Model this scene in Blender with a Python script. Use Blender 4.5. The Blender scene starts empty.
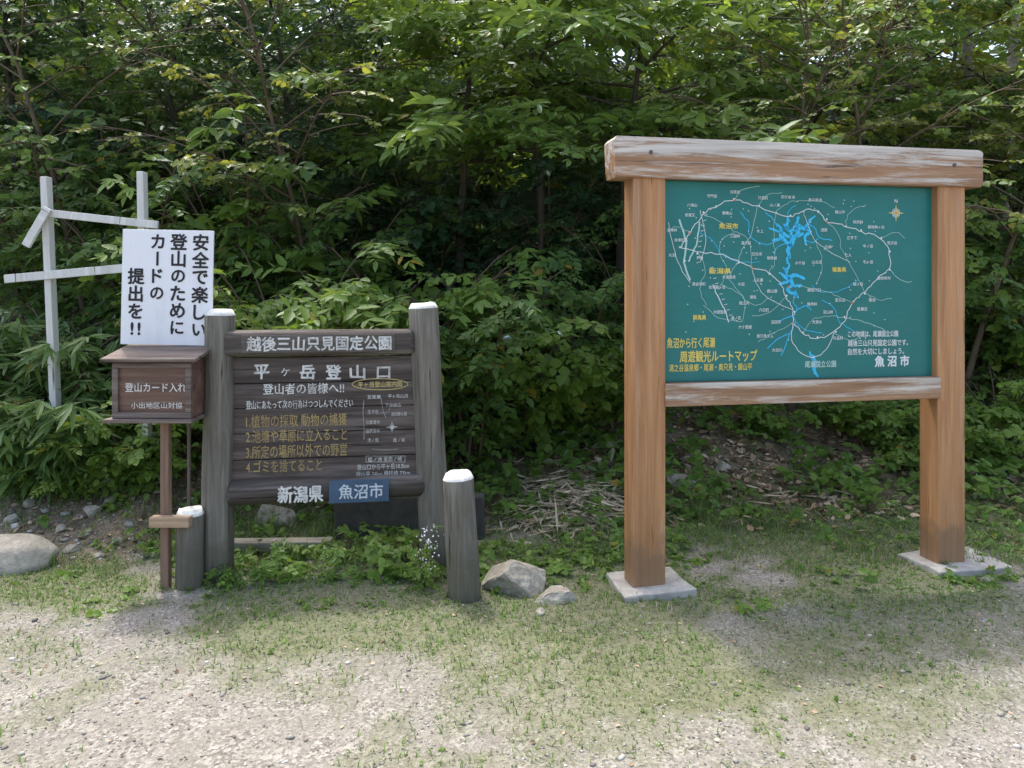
import bpy, bmesh, math, random
import numpy as np
from mathutils import Vector, Matrix, noise as mnoise
random.seed(7); RNG=np.random.default_rng(7)
scene=bpy.context.scene
COL=scene.collection
F=740.0; HY=290.0; CH=1.55

# ---------------------------------------------------------------- nodes
def new_mat(name):
    m=bpy.data.materials.new(name); m.use_nodes=True
    nt=m.node_tree; nt.nodes.clear()
    out=nt.nodes.new('ShaderNodeOutputMaterial')
    return m,nt,out
def N(nt,t,**k):
    n=nt.nodes.new(t)
    for a,b in k.items(): setattr(n,a,b)
    return n
def L(nt,a,b): nt.links.new(a,b)
def rgba(c): return (c[0],c[1],c[2],1.0)
def coords(nt,scale=(1,1,1),kind='Object'):
    tc=N(nt,'ShaderNodeTexCoord'); mp=N(nt,'ShaderNodeMapping')
    mp.inputs['Scale'].default_value=scale
    L(nt,tc.outputs[kind],mp.inputs['Vector']); return mp.outputs['Vector']
def noise(nt,vec,scale,detail=6,rough=.6,dist=0.0):
    n=N(nt,'ShaderNodeTexNoise'); n.inputs['Scale'].default_value=scale
    n.inputs['Detail'].default_value=detail; n.inputs['Roughness'].default_value=rough
    n.inputs['Distortion'].default_value=dist
    L(nt,vec,n.inputs['Vector']); return n.outputs['Fac']
def ramp(nt,fac,stops):
    r=N(nt,'ShaderNodeValToRGB'); e=r.color_ramp.elements
    while len(e)<len(stops): e.new(0.5)
    for i,(p,c) in enumerate(stops):
        e[i].position=p; e[i].color=rgba(c) if not isinstance(c,(int,float)) else (c,c,c,1)
    L(nt,fac,r.inputs['Fac']); return r.outputs['Color']
def mix(nt,fac,a,b,mode='MIX'):
    m=N(nt,'ShaderNodeMix',data_type='RGBA',blend_type=mode)
    if isinstance(fac,(int,float)): m.inputs['Factor'].default_value=fac
    else: L(nt,fac,m.inputs['Factor'])
    for s,v in (('A',a),('B',b)):
        sock=[i for i in m.inputs if i.name==s and i.type=='RGBA'][0]
        if isinstance(v,tuple): sock.default_value=rgba(v)
        else: L(nt,v,sock)
    return [o for o in m.outputs if o.type=='RGBA'][0]
def bump(nt,h,strength,dist=.01):
    b=N(nt,'ShaderNodeBump'); b.inputs['Strength'].default_value=strength
    b.inputs['Distance'].default_value=dist
    L(nt,h,b.inputs['Height']); return b.outputs['Normal']
def principled(nt,out,col,rough=.7,normal=None,spec=.4):
    p=N(nt,'ShaderNodeBsdfPrincipled')
    if isinstance(col,tuple): p.inputs['Base Color'].default_value=rgba(col)
    else: L(nt,col,p.inputs['Base Color'])
    if isinstance(rough,(int,float)): p.inputs['Roughness'].default_value=rough
    else: L(nt,rough,p.inputs['Roughness'])
    p.inputs['Specular IOR Level'].default_value=spec
    if normal is not None: L(nt,normal,p.inputs['Normal'])
    L(nt,p.outputs[0],out.inputs['Surface']); return p

def wood(name,c1,c2,axis='z',rough=.6,weather=None,wth=(.5,.65),bmp=.35,freq=1.0,cracks=True,foot=None,topwear=None,crack_dark=.25):
    m,nt,out=new_mat(name)
    s={'x':(1.2,22,22),'z':(22,22,1.2),'y':(22,1.2,22)}[axis]
    v=coords(nt,tuple(k*freq for k in s))
    g=noise(nt,v,1.6,8,.65,.6)
    col=ramp(nt,g,[(.3,c1),(.7,c2)])
    v2=coords(nt,tuple(k*.12 for k in s))
    big=noise(nt,v2,3,4,.5)
    col=mix(nt,ramp(nt,big,[(.35,0.0),(.75,.45)]),col,tuple(k*.5 for k in c1))
    h=g
    if cracks:
        vc=coords(nt,tuple(k*1.6 for k in s))
        cr=noise(nt,vc,1.1,3,.5)
        cm=ramp(nt,cr,[(.30,1.0),(.345,0.0)])
        col=mix(nt,cm,col,tuple(k*crack_dark for k in c1))
        h=mix(nt,cm,g,(0,0,0))
    if weather:
        vw=coords(nt,tuple(k*.35 for k in s))
        w=noise(nt,vw,2.2,9,.75,.4)
        if topwear:  # pale weathering grows stronger towards the top of the timber
            vo=coords(nt); sx=N(nt,'ShaderNodeSeparateXYZ'); L(nt,vo,sx.inputs[0])
            mr=N(nt,'ShaderNodeMapRange'); mr.inputs['From Min'].default_value=topwear[0]; mr.inputs['From Max'].default_value=topwear[1]
            mr.inputs['To Min'].default_value=-.05; mr.inputs['To Max'].default_value=.09; L(nt,sx.outputs['Z'],mr.inputs['Value'])
            ad=N(nt,'ShaderNodeMath',operation='ADD'); L(nt,w,ad.inputs[0]); L(nt,mr.outputs[0],ad.inputs[1]); w=ad.outputs[0]
        wm=ramp(nt,w,[(wth[0],0.0),(wth[1],1.0)])
        wc=ramp(nt,g,[(.3,tuple(k*.72 for k in weather)),(.7,tuple(min(1,k*1.12) for k in weather))])
        col=mix(nt,wm,col,wc)
    if foot:
        vo=coords(nt); sx=N(nt,'ShaderNodeSeparateXYZ'); L(nt,vo,sx.inputs[0])
        nn=noise(nt,vo,9,4,.6)
        ad=N(nt,'ShaderNodeMath',operation='MULTIPLY_ADD'); ad.inputs[1].default_value=-.35; L(nt,nn,ad.inputs[0]); L(nt,sx.outputs['Z'],ad.inputs[2])
        col=mix(nt,ramp(nt,ad.outputs[0],[(0.0,.6),(.10,0.0)]),col,foot)
    principled(nt,out,col,rough,bump(nt,h,bmp,.006))
    return m
def plain(name,c,rough=.6,var=.15,scale=12,spec=.4,bmp=.0):
    m,nt,out=new_mat(name)
    v=coords(nt); n=noise(nt,v,scale,6,.65)
    col=ramp(nt,n,[(.3,tuple(k*(1-var) for k in c)),(.7,tuple(min(1,k*(1+var)) for k in c))])
    nm=bump(nt,n,bmp,.01) if bmp else None
    principled(nt,out,col,rough,nm,spec); return m
def worn_paint(name,c,under,lo=.36,hi=.44,scale=60,rough=.7):
    m,nt,out=new_mat(name)
    v=coords(nt,(1,1,2.2)); n=noise(nt,v,scale,6,.7)
    v2=coords(nt); n2=noise(nt,v2,9,3,.6)
    col=mix(nt,ramp(nt,n,[(lo,0.0),(hi,1.0)]),under,c)
    col=mix(nt,ramp(nt,n2,[(.40,.5),(.55,0.0)]),col,under)
    principled(nt,out,col,rough); return m
def leaf_mat(name,dark,light,trans,yellow=(.35,.22,.03),ty=.985,tw=.45,gloss=.1):
    m,nt,out=new_mat(name)
    at=N(nt,'ShaderNodeAttribute',attribute_name='tint')
    col=ramp(nt,at.outputs['Fac'],[(0.0,dark),(.8,light),(ty,tuple(k*1.25 for k in light)),(1.0,yellow)])
    v=coords(nt); n=noise(nt,v,.9,2,.5)
    col=mix(nt,ramp(nt,n,[(.35,0.0),(.65,.5)]),col,tuple(k*.62 for k in light))
    d=N(nt,'ShaderNodeBsdfDiffuse'); L(nt,col,d.inputs['Color'])
    t=N(nt,'ShaderNodeBsdfTranslucent')
    tc=mix(nt,.75,col,trans); L(nt,tc,t.inputs['Color'])
    a=N(nt,'ShaderNodeMixShader'); a.inputs[0].default_value=tw
    L(nt,d.outputs[0],a.inputs[1]); L(nt,t.outputs[0],a.inputs[2])
    g=N(nt,'ShaderNodeBsdfGlossy'); g.inputs['Roughness'].default_value=.42
    g.inputs['Color'].default_value=(.9,.95,1,1)
    b=N(nt,'ShaderNodeMixShader')
    lw=N(nt,'ShaderNodeFresnel'); lw.inputs['IOR'].default_value=1.38
    mm=N(nt,'ShaderNodeMath',operation='MULTIPLY'); mm.inputs[1].default_value=gloss*10*.6
    L(nt,lw.outputs[0],mm.inputs[0]); L(nt,mm.outputs[0],b.inputs[0])
    L(nt,a.outputs[0],b.inputs[1]); L(nt,g.outputs[0],b.inputs[2])
    L(nt,b.outputs[0],out.inputs['Surface']); return m

# ---------------------------------------------------------------- objects
def add(name,me,mat=None,parent=None,label=None,category=None,**props):
    ob=bpy.data.objects.new(name,me); COL.objects.link(ob)
    if me is not None and mat is not None:
        for mm in (mat if isinstance(mat,(list,tuple)) else [mat]): me.materials.append(mm)
    if parent: ob.parent=parent
    if label: ob['label']=label
    if category: ob['category']=category
    for k,v in props.items(): ob[k]=v
    return ob
def empty(name,loc,rz=0,label=None,category=None,**props):
    ob=add(name,None,label=label,category=category,**props)
    ob.location=loc; ob.rotation_euler=(0,0,rz); ob.empty_display_size=.1
    return ob
def bm_mesh(bm,name,smooth=False):
    me=bpy.data.meshes.new(name); bmesh.ops.recalc_face_normals(bm,faces=bm.faces)
    bm.to_mesh(me); bm.free()
    if smooth: me.shade_smooth()
    return me
def bx(bm,x0,x1,y0,y1,z0,z1,bev=.004,seg=2,jit=0):
    r=bmesh.ops.create_cube(bm,size=1)
    vs=r['verts']
    for v in vs:
        v.co=Vector((x0 if v.co.x<0 else x1,y0 if v.co.y<0 else y1,z0 if v.co.z<0 else z1))
        if jit: v.co+=Vector([random.uniform(-jit,jit) for _ in range(3)])
    if bev:
        es=list({e for v in vs for e in v.link_edges})
        bmesh.ops.bevel(bm,geom=es,offset=bev,segments=seg,affect='EDGES',profile=.5)
def box_part(name,dims,mat,parent,bev=.004,label=None,jit=0,seg=2):
    bm=bmesh.new(); bx(bm,*dims,bev=bev,jit=jit,seg=seg)
    return add(name,bm_mesh(bm,name),mat,parent,label)
def log_mesh(name,p0,p1,r0,r1,sides=22,rings=16,cap=.03,seed=0,squash=1.0,amp=.06):
    p0=Vector(p0);p1=Vector(p1);ax=(p1-p0);ln=ax.length;ax.normalize()
    ref=Vector((0,1,0)) if abs(ax.y)<.9 else Vector((1,0,0))
    u=ax.cross(ref).normalized(); v=ax.cross(u)
    bm=bmesh.new(); rs=[]
    for i in range(rings+1):
        t=i/rings; rr=r0+(r1-r0)*t
        if i in(0,rings): rr*=.80
        pos=p0+ax*(ln*t)
        if i==1: pos=p0+ax*cap*.6
        if i==rings-1: pos=p1-ax*cap
        ring=[]
        for s in range(sides):
            a=2*math.pi*s/sides
            k=rr*(1+amp*mnoise.noise(Vector((math.cos(a)*2.2,math.sin(a)*2.2+seed,t*ln*1.5))) - .05*max(0,mnoise.noise(Vector((a*3,seed+9,t*.8)))))
            q=pos+u*math.cos(a)*k+v*math.sin(a)*k*squash
            if i==rings: q+=ax*.012*mnoise.noise(Vector((math.cos(a)*2,math.sin(a)*2,seed)))
            ring.append(bm.verts.new(q))
        rs.append(ring)
    for i in range(rings):
        for s in range(sides):
            bm.faces.new((rs[i][s],rs[i][(s+1)%sides],rs[i+1][(s+1)%sides],rs[i+1][s]))
    top=bm.faces.new(rs[-1]); bot=bm.faces.new(rs[0][::-1])
    for f in bm.faces: f.smooth=True
    top.smooth=False
    top.material_index=1
    for f in list(bm.faces):
        if all(v in rs[-1] or v in rs[-2] for v in f.verts): f.material_index=1
    bmesh.ops.recalc_face_normals(bm,faces=bm.faces)
    me=bpy.data.meshes.new(name); bm.to_mesh(me); bm.free(); return me

# ---------------------------------------------------------------- value noise & terrain
_T=RNG.random((256,256))
def vn(x,y,s=1.0,o=0):
    x=np.asarray(x)*s+o*17.3+100; y=np.asarray(y)*s+o*7.7+100
    xi=np.floor(x).astype(int); yi=np.floor(y).astype(int); fx=x-xi; fy=y-yi
    fx=fx*fx*(3-2*fx); fy=fy*fy*(3-2*fy)
    g=lambda a,b:_T[a%256,b%256]
    return (g(xi,yi)*(1-fx)+g(xi+1,yi)*fx)*(1-fy)+(g(xi,yi+1)*(1-fx)+g(xi+1,yi+1)*fx)*fy
def sstep(a,b,x):
    t=np.clip((np.asarray(x)-a)/(b-a),0,1); return t*t*(3-2*t)
def foot(x):
    x=np.asarray(x,float)
    return 5.0+.35*sstep(0,2.5,x)-.80*(1-sstep(-2.5,-1.8,x))
def hgt(x,y):
    x=np.asarray(x,float); y=np.asarray(y,float)
    d=np.maximum(0,y-foot(x)+.25*(vn(x,y,1.1,3)-.5))
    z=np.where(d<1.2,.26*d+.10*d*d,.456+ .50*(d-1.2))
    z=np.where(z>9,9+ (z-9)*.12,z)
    z=z+ .16*(vn(x,y,1.5,1)-.5)*sstep(.1,1.2,d)+.07*(vn(x,y,4,2)-.5)*sstep(0,.8,d)
    z=z+.03*(vn(x,y,.9,5)-.5)+.012*(vn(x,y,5,6)-.5)+.006*(vn(x,y,16,7)-.5)
    return z
def grassden(x,y):
    x=np.asarray(x,float); y=np.asarray(y,float)
    n=.42*vn(x,y,1.3,11)+.3*vn(x,y,3.4,12)+.28*vn(x,y,9,13)
    base=sstep(2.4,4.0,y+.6*(vn(x,y,.9,15)-.5))*(1-sstep(5.0,6.2,y))
    path=1-.75*np.exp(-((y-3.45)/.22)**2)*sstep(-.2,1.0,x)
    left=1-.7*(1-sstep(-2.5,-1.9,x))*sstep(4.1,4.4,y)
    return np.clip((base*sstep(.30,.62,n+.14*base)*path+.35*sstep(.50,.70,n)*sstep(1.9,2.5,y)*(1-sstep(5,6,y)))*left,0,1)

# ---------------------------------------------------------------- fast mesh
def np_mesh(name,V,Fa,tint=None,smooth=False):
    me=bpy.data.meshes.new(name); V=np.ascontiguousarray(V,dtype=np.float32).reshape(-1,3)
    Fa=np.ascontiguousarray(Fa,dtype=np.int32); k=Fa.shape[1]
    me.vertices.add(len(V)); me.vertices.foreach_set('co',V.ravel())
    me.loops.add(Fa.size); me.loops.foreach_set('vertex_index',Fa.ravel())
    me.polygons.add(len(Fa)); me.polygons.foreach_set('loop_start',np.arange(0,Fa.size,k,dtype=np.int32))
    me.update(calc_edges=True)
    if tint is not None:
        a=me.attributes.new('tint','FLOAT','POINT'); a.data.foreach_set('value',np.ascontiguousarray(tint,dtype=np.float32))
    if smooth: me.shade_smooth()
    return me
def nrm(a): return a/np.maximum(1e-9,np.linalg.norm(a,axis=-1,keepdims=True))
LT=np.array([[0,0,0],[.28,.46,.10],[.68,.36,.07],[1,0,-.10],[.68,-.36,.07],[.28,-.46,.10]])
def leaves(P,D,U,ln,wd,tint):
    X=nrm(D); Y=nrm(np.cross(U,X)); Z=np.cross(X,Y)
    t=LT[None]
    V=P[:,None]+ X[:,None]*(t[...,0:1]*ln[:,None,None])+Y[:,None]*(t[...,1:2]*wd[:,None,None])+Z[:,None]*(t[...,2:3]*wd[:,None,None])
    n=len(P); b=(np.arange(n)*6)[:,None]
    Fa=np.concatenate([b+np.array([[0,3,2,1]]),b+np.array([[0,5,4,3]])],1).reshape(-1,4)
    return V.reshape(-1,3),Fa,np.repeat(tint,6)
def template(kind):
    P=[];D=[];Ls=[];W=[]
    def a(p,ang,l,w,dz=0):
        P.append(p);D.append((math.cos(ang),math.sin(ang),dz));Ls.append(l);W.append(w)
    if kind=='alternate':
        for i in range(8):
            t=.12+.8*i/7; a((t,0,-.14*t*t),(1 if i%2 else -1)*math.radians(58-14*t),.40-.08*t,.23-.04*t,-.15)
        a((.95,0,-.14),0,.34,.19,-.3)
    elif kind=='fine':
        for i in range(11):
            t=.10+.84*i/10; a((t,0,-.16*t*t),(1 if i%2 else -1)*math.radians(62-16*t),.29-.05*t,.17-.03*t,-.15)
        a((.96,0,-.16),0,.26,.15,-.3)
    elif kind=='round':
        for i in range(7):
            t=.12+.8*i/6; a((t,0,-.12*t*t),(1 if i%2 else -1)*math.radians(64-14*t),.36-.06*t,.31-.05*t,-.2)
        a((.93,0,-.12),0,.33,.28,-.3)
    elif kind=='pinnate':
        for i in range(5):
            t=.22+.68*i/4
            for s in(-1,1): a((t,0,-.16*t*t),s*math.radians(62-12*t),.33-.1*abs(t-.45),.135,-.12)
        a((.92,0,-.15),0,.30,.13,-.3)
    elif kind=='palmate':
        for k,an in enumerate((-100,-48,0,48,100)):
            a((.42,0,0),math.radians(an),(.38,.52,.6,.52,.38)[k],(.17,.23,.26,.23,.17)[k],-.22)
    elif kind=='sasa':
        for k,an in enumerate((-70,-35,-10,18,42,75)):
            a((.15+.05*k,0,0),math.radians(an),.85-.004*abs(an),.12,-.25)
    elif kind=='broad':
        for k,an in enumerate((-130,-60,0,65,135)):
            a((.4,0,.05*k),math.radians(an),.55,.42,-.1)
    return np.array(P),np.array(D),np.array(Ls),np.array(W)
TPL={k:template(k) for k in('alternate','fine','round','pinnate','palmate','sasa','broad')}
def sprays(B,D,U,S,kind,rng,jit=.22,tj=.35):
    tp,td,tl,tw=TPL[kind]; m=len(B); n=len(tp)
    X=nrm(D); Y=nrm(np.cross(U,X)); Z=np.cross(X,Y)
    def tr(t): return X[:,None]*t[None,:,0:1]+Y[:,None]*t[None,:,1:2]+Z[:,None]*t[None,:,2:3]
    P=B[:,None]+tr(tp)*S[:,None,None]
    DD=tr(td)+rng.normal(0,jit,(m,n,3)); UU=np.repeat(Z[:,None],n,1)+rng.normal(0,tj,(m,n,3))
    sc=rng.uniform(.65,1.25,(m,n))
    ln=tl[None]*S[:,None]*sc; wd=tw[None]*S[:,None]*sc
    st=rng.random((m,1)); tint=np.clip(.6*st+.4*rng.random((m,n)),0,1)*.96
    yl=rng.random((m,n))<.010; tint=np.where(yl,1.0,tint)
    return P.reshape(-1,3),DD.reshape(-1,3),UU.reshape(-1,3),ln.ravel(),wd.ravel(),tint.ravel()

class Tubes:
    def __init__(s): s.V=[];s.F=[];s.n=0
    def tube(s,pts,rad,sides=6):
        pts=np.asarray(pts,float); k=len(pts); rad=np.asarray(rad,float)
        T=nrm(np.gradient(pts,axis=0)); ref=np.array([.31,.95,.05]) 
        A=nrm(np.cross(T,ref)); B=np.cross(T,A)
        an=np.arange(sides)*2*math.pi/sides
        V=pts[:,None]+(A[:,None]*np.cos(an)[None,:,None]+B[:,None]*np.sin(an)[None,:,None])*rad[:,None,None]
        i=np.arange(k-1)[:,None]; j=np.arange(sides)[None]; j2=(j+1)%sides
        Fa=np.stack([i*sides+j,i*sides+j2,(i+1)*sides+j2,(i+1)*sides+j],-1).reshape(-1,4)+s.n
        s.V.append(V.reshape(-1,3)); s.F.append(Fa); s.n+=k*sides
    def mesh(s,name): return np_mesh(name,np.concatenate(s.V),np.concatenate(s.F),smooth=True)

def rotz(v,a):
    c,s=math.cos(a),math.sin(a); return np.array([v[0]*c-v[1]*s,v[0]*s+v[1]*c,v[2]])
def plant(name,x,y,H,R,lm,bm_,kind='alternate',S=.36,cb=.25,nl=14,ns=7,nsp=6,r0=.07,lean=(0,0),shrub=False,
          seed=0,label=None,category='tree',group=None,parts=('trunk','crown'),rise=.35,droop=.35,keep=1.0):
    rng=np.random.default_rng(1000+seed); z0=float(hgt(x,y))-.06
    T=Tubes()
    B=[];D=[];U=[];SS=[]
    if not shrub:
        k=12; t=np.linspace(0,1,k)
        wob=np.cumsum(rng.normal(0,.035,(k,2)),0)*H*.18
        tp=np.stack([lean[0]*t**1.3+wob[:,0]*t,lean[1]*t**1.3+wob[:,1]*t,t*H],1)
        T.tube(tp,r0*(1-.82*t)+.004+.02*np.exp(-t*25),9)
    g=rng.random()*6.28
    for i in range(nl):
        f=(i+.5)/nl
        if shrub:
            st=np.array([rng.normal(0,.06),rng.normal(0,.06),0.])*min(1,H); az=g+i*2.4
            outl=R*(.35+.65*rng.random()); hh=H*(.55+.45*rng.random())
            kk=7; tt=np.linspace(0,1,kk)
            pts=st+np.stack([math.cos(az)*outl*tt**1.5,math.sin(az)*outl*tt**1.5,hh*(1.25*tt-.25*tt**2.6)],1)
            sc=min(1,H); rr=(.014*(1-.75*tt)+.002)*sc; s0=.22
            ll=math.hypot(outl,hh)*.6
        else:
            ht=cb+(1-cb)*f; idx=ht*(len(tp)-1); a0=int(idx); fr=idx-a0
            st=tp[a0]*(1-fr)+tp[min(a0+1,len(tp)-1)]*fr
            az=g+i*2.4+rng.normal(0,.3)
            prof=math.sin(math.pi*min(1,(.22+.78*(1-f)**.8)))**.6 if f>.3 else 1
            ll=R*prof*rng.uniform(.65,1.1); el=rise+ .5*f+rng.normal(0,.12)
            kk=8; tt=np.linspace(0,1,kk); sc=1
            pts=st+np.stack([math.cos(az)*math.cos(el)*ll*tt,math.sin(az)*math.cos(el)*ll*tt,math.sin(el)*ll*tt-droop*.5*ll*tt**2.4],1)
            pts[:,:2]+=np.cumsum(rng.normal(0,.02*ll,(kk,2)),0)*tt[:,None]
            rr=(r0*.36*(1-f*.5))*(1-.85*tt)+.003; s0=.2
        T.tube(pts,rr,5)
        for j in range(ns):
            t=s0+(1-s0)*(j+rng.random()*.7)/ns; q=t*(kk-1); a0=min(int(q),kk-2); fr=q-a0
            p=pts[a0]*(1-fr)+pts[a0+1]*fr; d=pts[a0+1]-pts[a0]; d=d/np.linalg.norm(d)
            side=1 if j%2 else -1
            dd=rotz(d,side*rng.uniform(.5,1.15)); dd[2]=dd[2]*.4+rng.normal(.05,.16)
            sl=max(.22*sc,ll*.42*(1-.45*t)*rng.uniform(.7,1.2))
            if j==ns-1: dd=d.copy(); dd[2]-=.1
            kk2=4; t2=np.linspace(0,1,kk2)
            p2=p+dd*sl*t2[:,None]; p2[:,2]-=droop*.35*sl*t2**2
            T.tube(p2,(.006*(1-.7*t2)+.0012)*sc,3)
            for m in range(nsp):
                t3=.12+.88*(m+rng.random()*.6)/nsp; q=min(t3*(kk2-1),kk2-1.001); a1=int(q); fr=q-a1
                pp=p2[a1]*(1-fr)+p2[a1+1]*fr
                s2=1 if m%2 else -1
                sd=rotz(dd,s2*rng.uniform(.4,1.1)) if m<nsp-1 else dd.copy()
                sd=sd/np.linalg.norm(sd); sd[2]=-rng.uniform(0,.55)+.12
                if rng.random()>keep: continue
                B.append(pp);D.append(sd);U.append([rng.normal(0,.25),rng.normal(-.38,.28),1]);SS.append(S*rng.uniform(.7,1.2))
    B=np.array(B);D=np.array(D);U=np.array(U);SS=np.array(SS)
    V,Fa,tn=leaves(*sprays(B,D,U,SS,kind,rng))
    e=empty(name,(x,y,z0),0,label,category)
    if group: e['group']=group
    add(parts[0],T.mesh(name+'_'+parts[0]),bm_,e)
    add(parts[1],np_mesh(name+'_'+parts[1],V,Fa,tn),lm,e)
    return e,len(V)//6

# ---------------------------------------------------------------- materials
M={}
M['leafA']=leaf_mat('leaf_green',(.034,.080,.022),(.118,.21,.046),(.30,.48,.05))
M['leafB']=leaf_mat('leaf_light',(.075,.14,.026),(.205,.32,.060),(.48,.66,.07))
M['leafC']=leaf_mat('leaf_deep_shade',(.015,.043,.018),(.048,.108,.042),(.12,.25,.06))  # deep green; also paints shade into the leaves of the central hollow
M['leafY']=leaf_mat('leaf_yellowing',(.10,.14,.025),(.27,.31,.05),(.56,.58,.07),ty=.88,yellow=(.55,.32,.05))
M['sasa']=leaf_mat('leaf_bamboo_grass',(.055,.12,.035),(.15,.25,.065),(.30,.47,.09))
M['cover']=leaf_mat('leaf_weed',(.06,.13,.024),(.17,.29,.05),(.35,.55,.06))
M['bark']=wood('bark_dark',(.045,.038,.03),(.12,.105,.085),'z',.9,bmp=.8)
M['barkp']=wood('bark_pale',(.22,.21,.19),(.48,.46,.42),'x',.85,bmp=.4,freq=.6)
M['twig']=plain('twig',(.12,.09,.06),.8)

# ---------------------------------------------------------------- ground
def ground():
    def axis(lo,hi,step,far):
        a=list(np.arange(lo,hi+1e-6,step)); s=step;v=hi
        while v<far: s*=1.25; v+=s; a.append(v)
        s=step;v=lo;b=[]
        while v>-far: s*=1.25; v-=s; b.append(v)
        return np.array(b[::-1]+a)
    X=axis(-4.6,4.6,.035,260); Y=axis(1.6,7.6,.035,260)
    gx,gy=np.meshgrid(X,Y); gz=hgt(gx,gy)
    V=np.stack([gx,gy,gz],-1).reshape(-1,3); nx=len(X);ny=len(Y)
    i=np.arange(ny-1)[:,None];j=np.arange(nx-1)[None]
    Fa=np.stack([i*nx+j,i*nx+j+1,(i+1)*nx+j+1,(i+1)*nx+j],-1).reshape(-1,4)
    me=np_mesh('ground',V,Fa,grassden(gx,gy).ravel(),True)
    d=(gy-foot(gx)+.5*(vn(gx,gy,2,8)-.5))
    a=me.attributes.new('bank','FLOAT','POINT'); a.data.foreach_set('value',sstep(-.3,.35,d).ravel().astype(np.float32))
    m,nt,out=new_mat('ground_gravel')
    v=coords(nt)
    n1=noise(nt,v,2.2,6,.6); n2=noise(nt,v,38,6,.7); n3=noise(nt,v,160,4,.6)
    base=ramp(nt,n1,[(.3,(.165,.153,.130)),(.7,(.245,.230,.198))])
    base=mix(nt,ramp(nt,n2,[(.38,0.0),(.6,.7)]),base,(.30,.283,.245))
    base=mix(nt,ramp(nt,n3,[(.36,.7),(.5,0.0)]),base,(.105,.095,.077))
    vo=N(nt,'ShaderNodeTexVoronoi'); vo.inputs['Scale'].default_value=90; L(nt,v,vo.inputs['Vector'])
    cr=ramp(nt,vo.outputs['Color'],[(.2,(.12,.11,.094)),(.5,(.25,.235,.205)),(.85,(.43,.41,.37))])
    pm=ramp(nt,noise(nt,v,7,5,.6),[(.38,0.15),(.62,.75)])
    base=mix(nt,pm,base,cr)
    at=N(nt,'ShaderNodeAttribute',attribute_name='tint')
    moss=ramp(nt,n2,[(.35,(.085,.10,.04)),(.65,(.18,.185,.10))])
    base=mix(nt,ramp(nt,at.outputs['Fac'],[(.02,0.0),(.7,.78)]),base,moss)
    ab=N(nt,'ShaderNodeAttribute',attribute_name='bank')
    soil=ramp(nt,noise(nt,v,24,7,.7),[(.3,(.08,.062,.043)),(.52,(.20,.158,.11)),(.75,(.34,.28,.20))])
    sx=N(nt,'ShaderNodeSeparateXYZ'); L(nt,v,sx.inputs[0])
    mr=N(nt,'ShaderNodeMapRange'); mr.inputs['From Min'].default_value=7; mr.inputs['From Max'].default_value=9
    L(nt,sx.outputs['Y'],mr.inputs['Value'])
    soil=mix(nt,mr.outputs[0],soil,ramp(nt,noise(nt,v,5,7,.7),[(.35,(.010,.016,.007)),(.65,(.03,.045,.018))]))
    base=mix(nt,ab.outputs['Fac'],base,soil)
    hh=mix(nt,.5,n2,vo.outputs['Distance'])
    hh=mix(nt,.35,hh,n3)
    principled(nt,out,base,.95,bump(nt,hh,.85,.012),.2)
    add('ground',me,m,kind='structure')
ground()

def scatter(n,dens,x0,x1,y0,y1,rng):
    x=rng.uniform(x0,x1,n);y=rng.uniform(y0,y1,n); k=rng.random(n)<dens(x,y)
    return x[k],y[k]
def in_view(x,y,m=.5): return (np.abs(x)<y*.72+m)
def pebbles():
    rng=np.random.default_rng(5)
    x,y=scatter(90000,lambda x,y:in_view(x,y)*np.clip(.75-.6*grassden(x,y)-.3*sstep(3.6,5,y)+.3*(x<-2.1)*sstep(4,4.3,y),.04,1)*sstep(.1,.65,vn(x,y,2.2,31)+.2),-5,5,1.9,6.2,rng)
    bm=bmesh.new(); bmesh.ops.create_icosphere(bm,subdivisions=1,radius=1)
    tv=np.array([v.co[:] for v in bm.verts]); tf=np.array([[v.index for v in f.verts] for f in bm.faces]); bm.free()
    n=len(x); s=.0019+.0046*rng.random(n)**2.4+(rng.random(n)<.012)*rng.uniform(.004,.012,n)
    s=s*np.where((x<-2.1)&(y>4.1),1.9,1)
    a=rng.random(n)*6.28
    sc=np.stack([s*rng.uniform(.8,1.5,n),s*rng.uniform(.7,1.1,n),s*rng.uniform(.38,.7,n)],1)
    V=tv[None]*sc[:,None]*(1+rng.normal(0,.12,(n,len(tv),1)))
    c,sn=np.cos(a)[:,None],np.sin(a)[:,None]
    W=np.stack([V[...,0]*c-V[...,1]*sn,V[...,0]*sn+V[...,1]*c,V[...,2]],-1)
    W+=np.stack([x,y,hgt(x,y)+s*.18],1)[:,None]
    Fa=(tf[None]+(np.arange(n)*len(tv))[:,None,None]).reshape(-1,3)
    m,nt,out=new_mat('pebble_stone')
    at=N(nt,'ShaderNodeAttribute',attribute_name='tint')
    col=ramp(nt,at.outputs['Fac'],[(0,(.10,.094,.082)),(.4,(.215,.203,.18)),(.8,(.33,.315,.283)),(1,(.54,.525,.49))])
    principled(nt,out,col,.85)
    add('gravel',np_mesh('gravel',W,Fa,np.repeat(rng.random(n),len(tv)),True),m,kind='stuff',label='small loose pale pebbles on the gravel clearing',category='gravel')
pebbles()
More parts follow.
